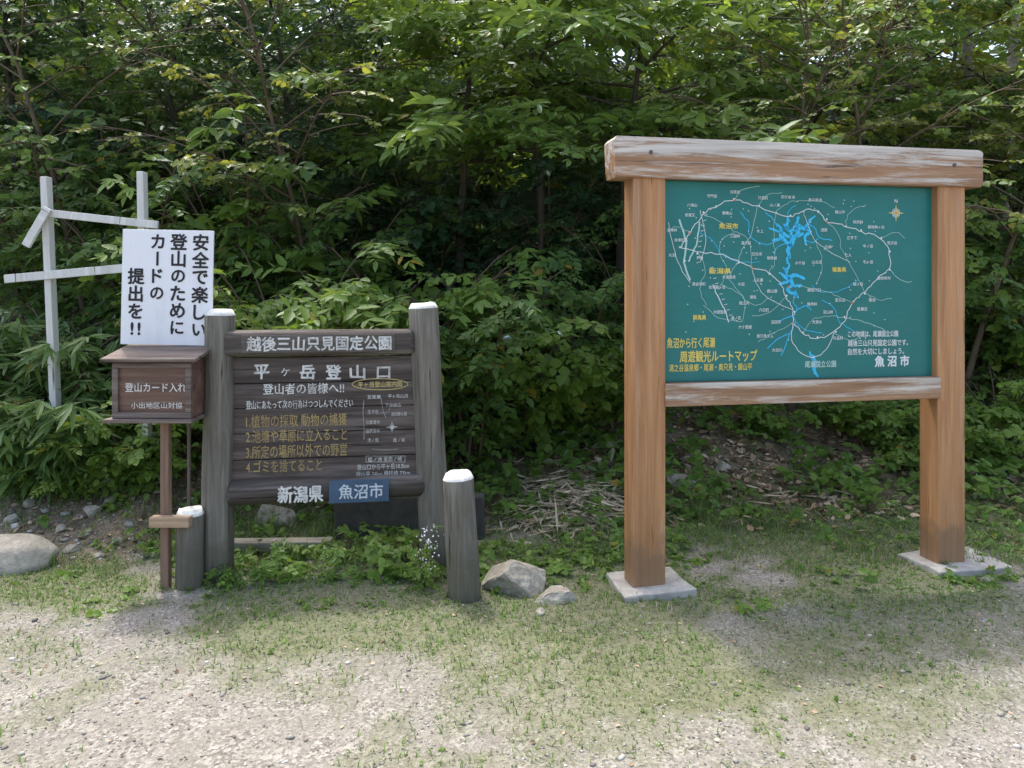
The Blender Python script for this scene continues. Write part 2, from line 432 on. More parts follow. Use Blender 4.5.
def grass():
    rng=np.random.default_rng(6)
    x,y=scatter(175000,lambda x,y:in_view(x,y)*grassden(x,y)*.9,-5.2,5.2,1.95,6.4,rng)
    n=len(x); h=rng.uniform(.008,.028,n)*(.5+.9*vn(x,y,2.5,40))*(1+1.3*sstep(3.8,4.8,y)); az=rng.random(n)*6.28; b=rng.uniform(.4,1.7,n)*h
    tuft=(vn(x,y,6,44)>.74)*sstep(3.4,4.0,y); h=h*(1+1.6*tuft)
    w=rng.uniform(.0012,.003,n)*1.2
    z=hgt(x,y)-.003; dx=np.cos(az);dy=np.sin(az); px=-dy;py=dx
    def pt(f,hz,ww): return np.stack([x+dx*b*f+px*ww,y+dy*b*f+py*ww,z+h*hz],1)
    V=np.stack([pt(0,0,w),pt(0,0,-w),pt(.35,.6,-w*.8),pt(.35,.6,w*.8),pt(1,.95,w*.15),pt(1,.95,-w*.15)],1).reshape(-1,3)
    k=(np.arange(n)*6)[:,None]
    Fa=np.concatenate([k+np.array([[0,1,2,3]]),k+np.array([[3,2,5,4]])],1).reshape(-1,4)
    m=leaf_mat('grass_blade',(.08,.135,.03),(.165,.265,.065),(.28,.43,.09),yellow=(.40,.37,.24),ty=.8,tw=.35,gloss=.05)
    t=rng.random(n)*.85; t[rng.random(n)<.16]=1
    add('grass',np_mesh('grass',V,Fa,np.repeat(t,6)),m,kind='stuff',label='short patchy green grass on the gravel verge',category='grass')
grass()
def litter():
    rng=np.random.default_rng(8)
    x,y=scatter(90000,lambda x,y:in_view(x,y)*(sstep(4.75,5.5,y)*.62*sstep(.1,.5,vn(x,y,1.8,50))+.03*sstep(2.2,3,y)+.3*(x<-2)*sstep(4.2,4.6,y)*.6),-7,7,2.0,9,rng)
    n=len(x); P=np.stack([x,y,hgt(x,y)+.006+rng.random(n)*.015*sstep(4,5,y)],1)
    D=np.stack([rng.normal(0,1,n),rng.normal(0,1,n),rng.normal(.1,.35,n)*sstep(4,5,y)],1); U=np.stack([rng.normal(0,.4,n),rng.normal(-.2,.4,n),np.ones(n)],1)
    s=rng.uniform(.03,.085,n)*(.28+.72*sstep(3.8,5.2,y))
    V,Fa,tn=leaves(P,D,U,s,s*rng.uniform(.4,.8,n),rng.random(n))
    m,nt,out=new_mat('dead_leaf')
    at=N(nt,'ShaderNodeAttribute',attribute_name='tint')
    col=ramp(nt,at.outputs['Fac'],[(0,(.12,.08,.05)),(.4,(.26,.175,.11)),(.75,(.42,.30,.20)),(1,(.58,.48,.35))])
    principled(nt,out,col,.8,None,.2)
    add('leaf_litter',np_mesh('leaf_litter',V,Fa,tn),m,kind='stuff',label='dry brown fallen leaves covering the bank',category='fallen leaves')
litter()
def cover():
    rng=np.random.default_rng(9)
    def den(x,y):
        b=sstep(4.6,5.2,y)*sstep(.38,.62,vn(x,y,1.1,60)*.7+vn(x,y,3,61)*.3)*(.6+.4*(1-sstep(.6,1.6,x)))*sstep(-2.6,-1.9,x)
        b=b+.75*(x<-2.1)*sstep(4.75,5.1,y)*sstep(.25,.5,vn(x,y,2,67))+.22*(x<-1.9)*sstep(4.1,4.4,y)*sstep(.5,.62,vn(x,y,3,68))
        near=sstep(3.75,4.0,y)*(1-sstep(4.7,5.0,y))*sstep(.36,.58,vn(x,y,2.4,63))*.95*(1-.3*sstep(.3,1,x))*sstep(-2.6,-1.9,x)
        right=.5*sstep(4.8,5.2,y)*(1-sstep(6,6.5,y))*sstep(.5,.65,vn(x,y,2.2,69))*(x>.7)
        far=sstep(6.6,7.4,y)*.6
        return in_view(x,y)*np.clip(b+near+far+right,0,1)
    x,y=scatter(15000,den,-7,7,3.6,10,rng)
    x2,y2=scatter(18000,lambda x,y:in_view(x,y)*sstep(.5,.8,vn(x,y,3.1,66)*.6+grassden(x,y)*.5)*(.15+.65*sstep(3.2,4.2,y)),-4.5,4.5,2.2,5.2,rng)
    S=np.concatenate([rng.uniform(.05,.10,len(x))*(1+.9*sstep(4.5,6,y)),rng.uniform(.012,.030,len(x2))])
    lift=np.concatenate([rng.uniform(.01,.16,len(x))*sstep(3.9,5.2,y)+.01,np.full(len(x2),.004)])
    x=np.concatenate([x,x2]);y=np.concatenate([y,y2]);n=len(x)
    B=np.stack([x,y,hgt(x,y)+lift],1)
    D=np.stack([rng.normal(0,1,n),rng.normal(-.3,1,n),rng.normal(.15,.25,n)],1); U=np.stack([rng.normal(0,.3,n),rng.normal(-.35,.3,n),np.ones(n)],1)
    V,Fa,tn=leaves(*sprays(B,D,U,S,'broad',rng))
    add('ground_cover',np_mesh('ground_cover',V,Fa,tn),M['cover'],kind='stuff',label='low broad-leaved weeds along the foot of the bank',category='weeds')
cover()
def dry():
    rng=np.random.default_rng(10)
    n=950; x=np.concatenate([rng.normal(.42,.24,850),rng.uniform(-.2,2.6,100)]); y=np.concatenate([rng.normal(5.12,.20,850),rng.normal(5.3,.25,100)])
    mound=np.exp(-((x-.42)/.3)**2-((y-5.12)/.25)**2)
    P=np.stack([x,y,hgt(x,y)+.02+rng.uniform(0,.16,n)*mound],1)
    D=np.stack([rng.normal(.2,1,n),rng.normal(-.5,.6,n),rng.normal(-.06,.12,n)],1);U=np.stack([rng.normal(0,.4,n),rng.normal(-.4,.4,n),np.ones(n)],1)
    V,Fa,tn=leaves(P,D,U,rng.uniform(.09,.24,n),rng.uniform(.008,.024,n),rng.random(n))
    m,nt,out=new_mat('straw'); at=N(nt,'ShaderNodeAttribute',attribute_name='tint')
    principled(nt,out,ramp(nt,at.outputs['Fac'],[(0,(.28,.215,.13)),(1,(.66,.57,.42))]),.8)
    add('dry_grass',np_mesh('dry_grass',V,Fa,tn),m,kind='stuff',label='heap of pale dead grass stems on the bank',category='dry grass')
dry()

# ---------------------------------------------------------------- text
def glyphs(body):
    cu=bpy.data.curves.new('t','FONT'); cu.body=body; cu.size=1; cu.resolution_u=3
    ob=bpy.data.objects.new('t',cu); COL.objects.link(ob)
    bpy.context.view_layer.update()
    dg=bpy.context.evaluated_depsgraph_get()
    me=bpy.data.meshes.new_from_object(ob.evaluated_get(dg))
    V=np.array([v.co[:] for v in me.vertices]).reshape(-1,3); Fa=[tuple(p.vertices) for p in me.polygons]
    bpy.data.objects.remove(ob); bpy.data.curves.remove(cu); bpy.data.meshes.remove(me)
    return V,Fa
class Ink:
    """flat marks on a sign plane; local x,z with y fixed"""
    def __init__(s,y): s.V=[];s.F=[];s.y=y
    def put(s,V2,Fa,y=None):
        b=len(s.V); yy=s.y if y is None else y
        s.V+= [(float(a),yy,float(c)) for a,c in V2]; s.F+=[tuple(i+b for i in f) for f in Fa]
    def strokes(s,P,Fa,e):
        if e<=0: s.put(P,Fa); return
        for k,(a,b) in enumerate(((-1,0),(1,0),(0,1),(0,-1),(.7,.7),(-.7,-.7))):
            s.put(P+np.array([a*e,b*e]),Fa,s.y-.00012*k)
    def fit(s,body,x0,x1,z0,z1,bold=0.0,hand=0.0,seed=1):
        V,Fa=glyphs(body)
        if len(V)==0: return
        a=V[:,:2].min(0);c=V[:,:2].max(0); r=(V[:,:2]-a)/np.maximum(1e-6,c-a)
        e=bold*(z1-z0)*.55
        P=np.stack([x0+r[:,0]*(x1-x0),z0+r[:,1]*(z1-z0)],1)
        if hand:
            h=z1-z0
            q=P/h
            P=P+hand*h*np.stack([np.sin(q[:,1]*4.1+q[:,0]*1.7+seed)+.6*np.sin(q[:,0]*5.3+seed*2),np.sin(q[:,0]*3.1+seed)+.6*np.sin(q[:,1]*6.7+q[:,0]*2.2)],1)
        s.strokes(P,Fa,e)
    def cell(s,ch,cx,cz,size,bold=0,rot=0):
        V,Fa=glyphs(ch)
        if len(V)==0: return
        p=V[:,:2]*size; p=p-(p.min(0)+p.max(0))/2
        if rot: p=np.stack([p[:,1],-p[:,0]],1)
        s.strokes(p+np.array([cx,cz]),Fa,bold*size)
    def ribbon(s,pts,w):
        P=np.array(pts,float)
        T=nrm(np.gradient(P,axis=0)); Nn=np.stack([-T[:,1],T[:,0]],1)*(np.asarray(w).reshape(-1,1) if np.ndim(w) else w)/2
        V=np.stack([P+Nn,P-Nn],1).reshape(-1,2)
        s.put(V,[(2*i,2*i+1,2*i+3,2*i+2) for i in range(len(P)-1)])
    def poly(s,pts): s.put(pts,[tuple(range(len(pts)))])
    def disc(s,cx,cz,r,n=10): s.poly([(cx+r*math.cos(6.283*i/n),cz+r*math.sin(6.283*i/n)) for i in range(n)])
    def mesh(s,name):
        me=bpy.data.meshes.new(name); me.from_pydata(s.V,[],s.F); me.update()
        bm=bmesh.new(); bm.from_mesh(me)
        for f in bm.faces:
            f.normal_update()
            if f.normal.y>0: f.normal_flip()
        bmesh.ops.triangulate(bm,faces=[f for f in bm.faces if len(f.verts)>4])
        bm.to_mesh(me); bm.free(); return me
class Plane:
    """local frame of a sign: converts measured coordinates to sign-plane metres"""
    def __init__(s,o,ang,z=0): s.o=o;s.a=ang;s.z=z
    def loc(s,px,py,yl=0):
        dx,dz=(px-512)/F,-(py-HY)/F
        c,sn=math.cos(s.a),math.sin(s.a); nx,ny=-sn,c
        k=(s.o[0]*nx+s.o[1]*ny+yl)
        t=k/(dx*nx+ny); X,Y=dx*t-s.o[0],t-s.o[1]
        return (X*c+Y*sn, CH+dz*t-s.z)
def smooth_line(pts,n=6):
    P=[Vector((p[0],p[1],0)) for p in pts]; out=[]
    for i in range(len(P)-1):
        a=P[max(0,i-1)];b=P[i];c=P[i+1];d=P[min(len(P)-1,i+2)]
        for k in range(n):
            t=k/n; q=.5*((2*b)+(c-a)*t+(2*a-5*b+4*c-d)*t*t+(3*b-a-3*c+d)*t**3); out.append((q.x,q.y))
    out.append((P[-1].x,P[-1].y)); return out
def wiggle(pts,amp,seed,n=5):
    r=random.Random(seed); P=smooth_line(pts,n)
    return [(a+r.uniform(-amp,amp),b+r.uniform(-amp,amp)) for a,b in P]

# ---------------------------------------------------------------- MAP SIGN
def map_sign():
    A=((648-512)/F*3.80,3.80);Bq=((946-512)/F*4.125,4.125)
    ang=math.atan2(Bq[1]-A[1],Bq[0]-A[0]); o=((A[0]+Bq[0])/2,(A[1]+Bq[1])/2)
    root=empty('map_sign',(o[0],o[1],0),ang,'tall timber-framed green route map board on two square posts','sign')
    PL=Plane(o,ang)
    zt=2.333; zb=2.125
    wz=wood('timber_post',(.36,.165,.065),(.59,.31,.14),'z',.5,bmp=.25,freq=.8,cracks=True,weather=(.56,.41,.28),wth=(.50,.82),foot=(.20,.13,.08),crack_dark=.45)
    wx=wood('timber_weathered',(.28,.15,.075),(.45,.265,.145),'x',.65,weather=(.64,.59,.52),wth=(.49,.60),bmp=.35,freq=.8,topwear=(zb,zt),crack_dark=.45)
    wr=wood('timber_rail',(.28,.15,.075),(.45,.265,.145),'x',.65,weather=(.63,.57,.49),wth=(.48,.60),bmp=.35,freq=.8,crack_dark=.45)
    hw=.088
    lx=PL.loc(649.5,400)[0]; rx=PL.loc(951.5,400)[0]
    for cx in (lx,rx):
        bm=bmesh.new(); bx(bm,cx-hw,cx+hw,0,.14,-.05,2.17,.006)
        add('post',bm_mesh(bm,'post'),wz,root)
    x0=PL.loc(615,160,-.02)[0]; x1=PL.loc(983,165,-.02)[0]
    bm=bmesh.new()
    prof=[(x0+.008,zb),(x1-.010,zb),(x1,zb+.02),(x1,zt-.015),(x1-.02,zt),(x0+.012,zt),(x0-.006,zt-.02),(x0+.002,zb+.04)]
    f=bm.faces.new([bm.verts.new((a,-.02,b)) for a,b in prof])
    r=bmesh.ops.extrude_face_region(bm,geom=[f])
    for v in r['geom']:
        if isinstance(v,bmesh.types.BMVert): v.co.y=.14
    bmesh.ops.bevel(bm,geom=[e for e in bm.edges if abs(e.verts[0].co.x-e.verts[1].co.x)>1],offset=.005,segments=2,affect='EDGES')
    beam=add('beam',bm_mesh(bm,'beam'),wx,root,'weathered top beam with peeling pale varnish')
    bz0,bz1=.948,1.066
    box_part('rail',(lx+hw-.004,rx-hw+.012,-.012,.08,bz0,bz1),wr,root,.005)
    dk=plain('bolt_metal',(.10,.09,.08),.5)
    for (cx,cz) in ((lx,zb+.13),(rx,zb+.12)):
        bm=bmesh.new(); bmesh.ops.create_cone(bm,segments=10,radius1=.011,radius2=.009,depth=.008,cap_ends=True)
        bmesh.ops.rotate(bm,verts=bm.verts,matrix=Matrix.Rotation(math.pi/2,3,'X')); bmesh.ops.translate(bm,verts=bm.verts,vec=(cx,-.023,cz))
        add('bolt',bm_mesh(bm,'bolt'),dk,beam)
    m,nt,out=new_mat('board_green'); v=coords(nt); n=noise(nt,v,3,5,.6)
    col=ramp(nt,n,[(.3,(.006,.155,.142)),(.7,(.012,.19,.172))])
    v3=coords(nt,(3,1,14)); col=mix(nt,ramp(nt,noise(nt,v3,2,6,.7),[(.5,0.0),(.8,.16)]),col,(.12,.26,.24))
    principled(nt,out,col,.35,None,.45)
    bx0,bx1=lx+hw+.001,rx-hw-.001; yb=.045
    board=box_part('map_board',(bx0,bx1,yb,yb+.02,bz1+.002,zb-.002),m,root,.002)
    Y=yb-.002
    def Q(px,py): return PL.loc(px,py,Y)
    white=plain('paint_white',(.72,.77,.75),.5,.04); cyan=plain('paint_blue',(.04,.50,.80),.45,.08)
    yel=plain('paint_yellow',(.76,.62,.14),.5,.05); pale=plain('paint_pale_green',(.42,.64,.57),.5,.05); red=plain('paint_orange',(.65,.20,.06),.5,.05)
    W=Ink(Y);C=Ink(Y+.0008);YE=Ink(Y);PA=Ink(Y+.0004);RE=Ink(Y-.0012)
    def R(ink,pts,wd,amp=.5): ink.ribbon([Q(*p) for p in wiggle(pts,amp,len(ink.V))],wd)
    def LK(pts,wd,amp=.5):   # lake arm: irregular tapering width
        P=[Q(*p) for p in wiggle(pts,amp,len(C.V))]; r=random.Random(len(C.V)); n_=len(P)
        C.ribbon(P,[wd*(.45+.9*math.sin(math.pi*(.12+.76*i/(n_-1))))*r.uniform(.75,1.2) for i in range(n_)])
    for l,wd in [([(776,224),(781,229),(781,236),(786,241),(791,247)],.015),([(788,218),(787,227),(791,233),(791,247)],.015),([(799,217),(796,226),(798,232),(794,239),(791,247)],.018),
                 ([(811,221),(806,227),(810,232),(805,237),(806,245)],.014),([(792,230),(800,228),(810,229)],.018),([(780,232),(790,238)],.016),([(791,243),(788,250),(790,258)],.017),([(769,228),(780,232)],.009),([(772,240),(783,239)],.009),([(808,221),(816,216)],.009),
                 ([(790,237),(798,236),(804,233)],.014),([(783,224),(790,230)],.010),([(795,224),(802,226)],.010),([(790,255),(787,260),(789,266),(786,271),(788,277)],.010),([(781,273),(788,278),(795,275),(805,279)],.016),([(779,284),(788,281),(789,277)],.012),([(789,277),(793,284),(788,290),(797,295)],.015),([(802,286),(793,286)],.012),([(799,298),(795,291)],.009),([(783,268),(788,272)],.009),
                 ([(812,355),(815,362),(814,369),(818,377)],.015),([(809,351),(814,361)],.009)]: LK(l,wd,.6)
    for l,wd in [([(795,294),(793,302),(797,309),(793,316),(795,322),(790,333),(786,344),(781,356)],.005),([(806,222),(812,226),(815,228),(820,238),(832,240)],.005),
                 ([(783,230),(777,226),(773,219),(765,212)],.005),([(740,212),(748,222),(750,236),(760,243),(770,244),(783,238)],.004),([(700,232),(712,240),(722,254),(740,262),(760,262)],.003),
                 ([(822,300),(834,308),(840,322),(856,332)],.004),([(796,322),(806,330),(822,333)],.004),([(812,285),(822,292),(842,290),(858,280)],.0032),([(768,348),(776,340),(790,333)],.005),([(790,222),(788,212),(796,205)],.004),
                 ([(805,240),(813,243),(818,238)],.004),([(786,243),(778,247),(774,254)],.004),([(797,310),(806,306),(812,310)],.005),([(777,322),(786,318),(794,316)],.005)]: R(C,l,wd,.6)
    loop=[(681,247),(690,232),(703,214),(718,205),(735,200),(757,206),(775,213),(790,217),(803,210),(818,211),(826,221),(845,226),(862,232),(880,238),(889,250),(889,268),(878,278),(865,292),(852,303),(846,318),(834,332),(817,338),(803,333),(793,323)]
    R(W,loop,.0042,1.1); R(W,[(681,247),(697,252),(720,254),(738,261),(752,268),(768,272),(780,283),(786,297),(793,310),(793,323)],.0040,1.0)
    R(W,[(668,222),(672,240),(678,262),(690,283)],.003); R(PA,[(679,219),(686,243),(684,262),(690,280)],.010);R(PA,[(700,222),(696,245),(688,262)],.008)
    R(W,[(700,210),(706,240),(700,262)],.003)
    R(W,[(793,323),(792,340),(800,352),(812,357),(826,350),(834,332)],.0036);R(W,[(752,268),(757,285),(768,298),(793,310)],.0028)
    R(W,[(713,285),(718,297),(724,309),(729,322)],.005); R(W,[(803,210),(808,225),(815,240),(830,252),(850,262)],.0026)
    R(PA,[(735,200),(741,190),(760,186)],.003);R(PA,[(889,268),(900,280),(912,282)],.003);R(PA,[(846,318),(865,322),(885,330)],.003);R(PA,[(757,206),(752,232),(742,250),(738,261)],.003)
    for l in ([(703,214),(722,222),(735,232)],[(826,221),(838,234),(842,250)],[(768,272),(775,262),(774,240),(775,213)],[(720,254),(726,270),(720,285)],[(852,303),(838,296),(820,290),(800,286)],[(865,292),(880,300),(892,298)],[(738,261),(730,280),(745,300),(742,322)],[(793,323),(775,332),(758,342)],[(775,213),(785,205),(800,200),(822,202),(835,208)],
              [(697,252),(705,268),(700,290),(706,305)],[(834,332),(850,340),(862,336)],[(815,240),(822,262),(816,285)],[(880,238),(895,232),(905,238)],[(786,297),(770,312),(752,316)],
              [(845,226),(850,212),(866,205)],[(690,232),(676,226),(668,232)],[(842,250),(852,268),(865,292)],[(735,232),(748,240),(752,268)],[(745,300),(758,305),(768,298)],[(720,285),(735,290),(745,300)],[(704,305),(718,318),(742,322)],[(803,333),(812,320),(828,316),(846,318)],[(735,232),(722,240),(720,254)],[(757,206),(768,195),(782,192)]): R(PA,l,.0024,.9)
    rr=random.Random(3)
    for p in loop[::1]+[(697,252),(738,261),(768,272),(786,297),(793,310),(812,357),(684,262)]:
        W.disc(*Q(p[0]+rr.uniform(-2,2),p[1]+rr.uniform(-2,2)),.0055)
    for k in range(110): W.disc(*Q(rr.uniform(685,890),rr.uniform(200,340)),.0032,6)
    for p in [(735,200),(789,287),(752,268),(827,222),(690,233),(852,303),(793,323)]: RE.disc(*Q(*p),.006)
    for k in range(20):
        t=k/19; a=Q(706-8*math.sin(t*3)+26*t*(t>.5),215+100*t); W.ribbon([(a[0]-.009,a[1]-.002),(a[0],a[1]),(a[0]+.009,a[1]+.002)],.0028)
    cx,cz=Q(896,213)
    W.ribbon([(cx+.024*math.cos(t),cz+.024*math.sin(t)) for t in np.linspace(0,6.2832,26)],.0028)
    for k in range(8):
        a=k*math.pi/4; r=.052 if k%2==0 else .030
        tgt=YE if k%2==0 else W
        tgt.poly([(cx+.007*math.cos(a+1.57),cz+.007*math.sin(a+1.57)),(cx+r*math.cos(a),cz+r*math.sin(a)),(cx+.007*math.cos(a-1.57),cz+.007*math.sin(a-1.57))])
    RE.disc(cx,cz,.006)
    W.fit('N',cx-.009,cx+.009,cz+.057,cz+.076,.05)
    def T(ink,body,a,b,c,d,bold=.012,hand=0):
        p=Q(a,c);q=Q(b,d); ink.fit(body,p[0],q[0],q[1],p[1],bold,hand)
    T(YE,'魚沼から行く尾瀬',667,715,338,347.5,.03,.014)
    T(YE,'周遊観光ルートマップ',680,757,351,361,.03,.014)
    T(YE,'湯之谷温泉郷・尾瀬・奥只見・銀山平',669,752,364.5,370,.02)
    T(YE,'魚沼市',719,738,223,229,.05);T(YE,'新潟県',709,731,268,274,.05);T(YE,'福島県',832,846,267,272,.05);T(YE,'群馬県',693,706,315,320,.05)
    T(W,'この地域は、尾瀬国立公園',848,898,331,336.5,.03)
    T(W,'越後三山只見国定公園です。',848,908,340,345.5,.03)
    T(W,'自然を大切にしましょう。',848,904,348.5,354,.03)
    T(W,'魚 沼 市',875,909,356,366,.07)
    T(PA,'尾瀬国立公園',805,836,361,367,.04)
    names=['守門岳','浅草岳','只見町','田子倉湖','奥只見湖','銀山平','枝折峠','越後駒ヶ岳','中ノ岳','荒沢岳','平ヶ岳','檜枝岐村','燧ヶ岳','至仏山','尾瀬沼','御池','沼山峠','鳩待峠','大清水','片品村','沼田市','六日町','浦佐','小出','堀之内','入広瀬','大湯温泉','会津駒ヶ岳','南会津町','会津田島','丸沼','金精峠','栃尾又','八海山','巻機山','湯沢町','三国峠','水上','日光市','桧枝岐','小千谷','山古志','広神','須原','越後川口','銀山湖','奥只見ダム','大白川','六十里越','木賊温泉','湯ノ花','七入','三平下','山ノ鼻','戸倉']
    pos=[(712,196),(735,192),(763,198),(788,197),(815,200),(840,212),(858,222),(876,227),(868,246),(892,243),(868,262),(884,278),(858,284),(840,300),(862,309),(872,300),(828,312),(812,304),(817,322),(838,338),(776,322),(764,310),(753,297),(741,284),(744,303),(758,280),(729,277),(717,287),(699,284),(681,240),(672,255),(672,230),(690,215),(692,205),(727,213),(746,243),(735,236),(760,231),(757,254),(772,258),(800,263),(817,262),(828,247),(824,230),(814,290),(772,291),(765,336),(777,350),(745,327),(720,312),(736,318),(848,255),(852,238),(775,205),(700,258)]
    for nme,(a,b) in zip(names,pos):
        w=len(nme)*3.3; T(W,nme,a-w/2,a+w/2,b-1.8,b+1.8,.02)
    add('map_lettering',W.mesh('map_lettering'),white,board); add('title_lettering',YE.mesh('title_lettering'),yel,board)
    add('lake_marking',C.mesh('lake_marking'),cyan,board); add('road_marking',PA.mesh('road_marking'),pale,board); add('town_marking',RE.mesh('town_marking'),red,board)
    conc=plain('concrete',(.38,.365,.33),.9,.28,14,bmp=.5)
    for cx,w,y0,y1 in ((lx+.035,.19,-.09,.25),(rx+.065,.235,-.10,.22)):
        bm=bmesh.new(); bx(bm,cx-w,cx+w,y0,y1,-.06,.026,.008,2,.008)
        bmesh.ops.subdivide_edges(bm,edges=bm.edges,cuts=3,use_grid_fill=True)
        for v in bm.verts: v.co+=Vector((1,1,.5))*.010*mnoise.noise(v.co*12)
        add('footing',bm_mesh(bm,'footing'),conc,root)
map_sign()

# ---------------------------------------------------------------- TRAILHEAD SIGN
OLD=wood('old_log',(.085,.076,.06),(.28,.26,.21),'z',.9,bmp=1.0,freq=1.0,weather=(.36,.34,.28),wth=(.58,.75),foot=(.10,.095,.06))
OLDX=wood('old_log_dark',(.042,.035,.029),(.12,.10,.083),'x',.8,bmp=.9,weather=(.25,.22,.19),wth=(.5,.72))
CAPM=plain('log_end_pale',(.66,.66,.61),.9,.25,30,bmp=.5)
def trail_sign():
    L0=(-1.58,3.95);R0=(-.49,4.12); ang=math.atan2(R0[1]-L0[1],R0[0]-L0[0]); o=((L0[0]+R0[0])/2,(L0[1]+R0[1])/2)
    root=empty('trailhead_sign',(o[0],o[1],0),ang,'dark brown wooden trailhead notice board between weathered grey log posts','sign')
    PL=Plane(o,ang)
    a=PL.loc(218,310);b=PL.loc(215,583)
    c=PL.loc(423,303);d=PL.loc(437,569)
    add('post',log_mesh('post',(b[0],.05,-.06),(a[0],.05,a[1]),.083,.078,seed=1,amp=.12),[OLD,CAPM],root)
    add('post',log_mesh('post',(d[0],.05,-.06),(c[0],.05,c[1]),.088,.082,seed=5,amp=.12),[OLD,CAPM],root)
    brd=wood('board_brown',(.040,.029,.024),(.108,.083,.070),'x',.65,bmp=.7,weather=(.24,.205,.18),wth=(.46,.78),freq=1.2)
    xl=PL.loc(228,420)[0]; xr=PL.loc(414,420)[0]
    ys=[357,383,408,433,459,485]
    bm=bmesh.new()
    for i in range(5):
        zt=PL.loc(320,ys[i])[1]; zb=PL.loc(320,ys[i+1])[1]
        bx(bm,xl-.02,xr+.02,.03+.003*(i%2),.075,zb+.0015,zt-.0015,.005)
    board=add('notice_board',bm_mesh(bm,'notice_board'),brd,root)
    ztp=PL.loc(320,330)[1];zbp=PL.loc(320,356)[1]; xq0=PL.loc(221,345)[0];xq1=PL.loc(415,342)[0]
    header=box_part('header_rail',(xq0,xq1,-.022,.095,zbp,ztp),OLDX,root,.036,seg=4)
    p=PL.loc(241,335.5,-.025);q=PL.loc(395,351.5,-.025)
    inset=box_part('header_panel',(p[0],q[0],-.026,-.015,q[1],p[1]),wood('inset_brown',(.065,.056,.047),(.15,.13,.11),'x',.8,weather=(.26,.235,.205),wth=(.5,.75)),header,.0015)
    bl=PL.loc(226,496,-.03);br=PL.loc(426,487,-.03)
    low=add('lower_log',log_mesh('lower_log',(bl[0],.03,bl[1]),(br[0],.03,br[1]),.066,.062,seed=8,amp=.08),[OLDX,OLDX],root)
    white=worn_paint('carved_white',(.72,.72,.68),(.32,.30,.27),.36,.48); yel=worn_paint('carved_ochre',(.43,.32,.13),(.23,.17,.09),.36,.52)
    ylab=plain('label_yellow',(.52,.42,.17),.6,.2,30)
    yp=.027
    W=Ink(yp);YE=Ink(yp);H=Ink(-.0285);YL=Ink(yp)
    def T(ink,body,a,b,c,d,bold=.02,yy=yp,hand=.014):
        p=PL.loc(a,c,yy);q=PL.loc(b,d,yy); ink.fit(body,p[0],q[0],q[1],p[1],bold,hand,len(body))
    T(H,'越後三山只見国定公園',247,391,337,349.5,.05,-.0285)
    T(W,'平',254,269,365,378.8,.06); T(W,'ヶ',281,290,368,376,.0); T(W,'岳',300,315,365,378.8,.06); T(W,'登',326,341,365,378.8,.06); T(W,'山',350,365,365.5,378.5,.06); T(W,'口',377,390,367,378,.06)
    T(W,'登山者の皆様へ!!',263,344,384,393,.03)
    T(W,'登山にあたって次の行為はつつしんでください',246,353,401,407,.015)
    for t_,y0 in (('1.植物の採取 動物の捕獲',415.5),('2.池塘や草原に立入ること',430.5),('3.所定の場所以外での野営',446),('4.ゴミを捨てること',461)):
        x1={'4':322}.get(t_[0],347)
        T(YE,t_,246,x1,y0,y0+9.6,.016,yp,.006)
    T(YL,'平ヶ岳登山案内図',358,402,381.8,386.6,.03,yp,0)
    ov=[PL.loc(380+28*math.cos(t),384.2+5.6*math.sin(t),yp) for t in np.linspace(0,6.283,28)]
    YL.ribbon(ov,.0042)
    def frame_(a,b,c,d,w=.0016):
        P=[PL.loc(*k,yp) for k in((a,c),(b,c),(b,d),(a,d))]
        for i in range(4):
            u,v=P[i],P[(i+1)%4]; W.ribbon([u,((u[0]+v[0])/2,(u[1]+v[1])/2),v],w)
    frame_(366,405,456,462)
    for k,(s,x,y,w) in enumerate([('至尾瀬',374,397,13),('平ヶ岳山頂',398,396,20),('下台倉山',393,405,16),('玉子石',373,412,11),('台倉清水',373,422,14),('白沢清水',373,431,14),('池ノ岳',373,440,11),('鷹ノ巣',399,440,12),
                                  ('姫ノ池 至恋ノ岐',385,459,34),('登山口から平ヶ岳10.5km',383,466.5,52),('銀山平 24km 檜枝岐 22km',383,473.5,54),('清四郎小屋',399,414,16)]):
        T(W,s,x-w/2,x+w/2,y-1.8,y+1.8,.0,yp,0)
    R=lambda pts,w:W.ribbon(smooth_line([PL.loc(a,b,yp) for a,b in pts]),w)
    R([(364,400),(363,412),(364,426),(364,440)],.0016);R([(372,449),(385,450),(398,449)],.0016);R([(381,398),(383,410),(386,418)],.0014);R([(380,413),(388,412),(390,406)],.0014)
    cx,cz=PL.loc(392,427,yp)
    for k in range(8):
        a_=k*math.pi/4; r=.036 if k%2==0 else .02
        W.poly([(cx+.004*math.cos(a_+1.57),cz+.004*math.sin(a_+1.57)),(cx+r*math.cos(a_),cz+r*math.sin(a_)),(cx+.004*math.cos(a_-1.57),cz+.004*math.sin(a_-1.57))])
    add('white_lettering',W.mesh('wl'),white,board); add('yellow_lettering',YE.mesh('yl'),yel,board); add('label_lettering',YL.mesh('yll'),ylab,board); add('header_lettering',H.mesh('hl'),white,header)
    yl=-.0425
    LW=Ink(yl); T(LW,'新潟県',278,323,487,501.5,.06,yl)
    add('log_lettering',LW.mesh('ll'),white,low)
    p=PL.loc(329,481,yl);q=PL.loc(389,501,yl)
    blue=plain('plate_blue',(.05,.095,.16),.5,.15)
    plate=box_part('name_plate',(p[0],q[0],-.046,-.034,q[1],p[1]),blue,low,.002,'small slate blue painted name plate')
    PW=Ink(-.0475); T(PW,'魚沼市',339,383,485,497.5,.03,-.0475)
    add('plate_lettering',PW.mesh('pl'),plain('plate_white',(.55,.61,.65),.5,.05),plate)
trail_sign()
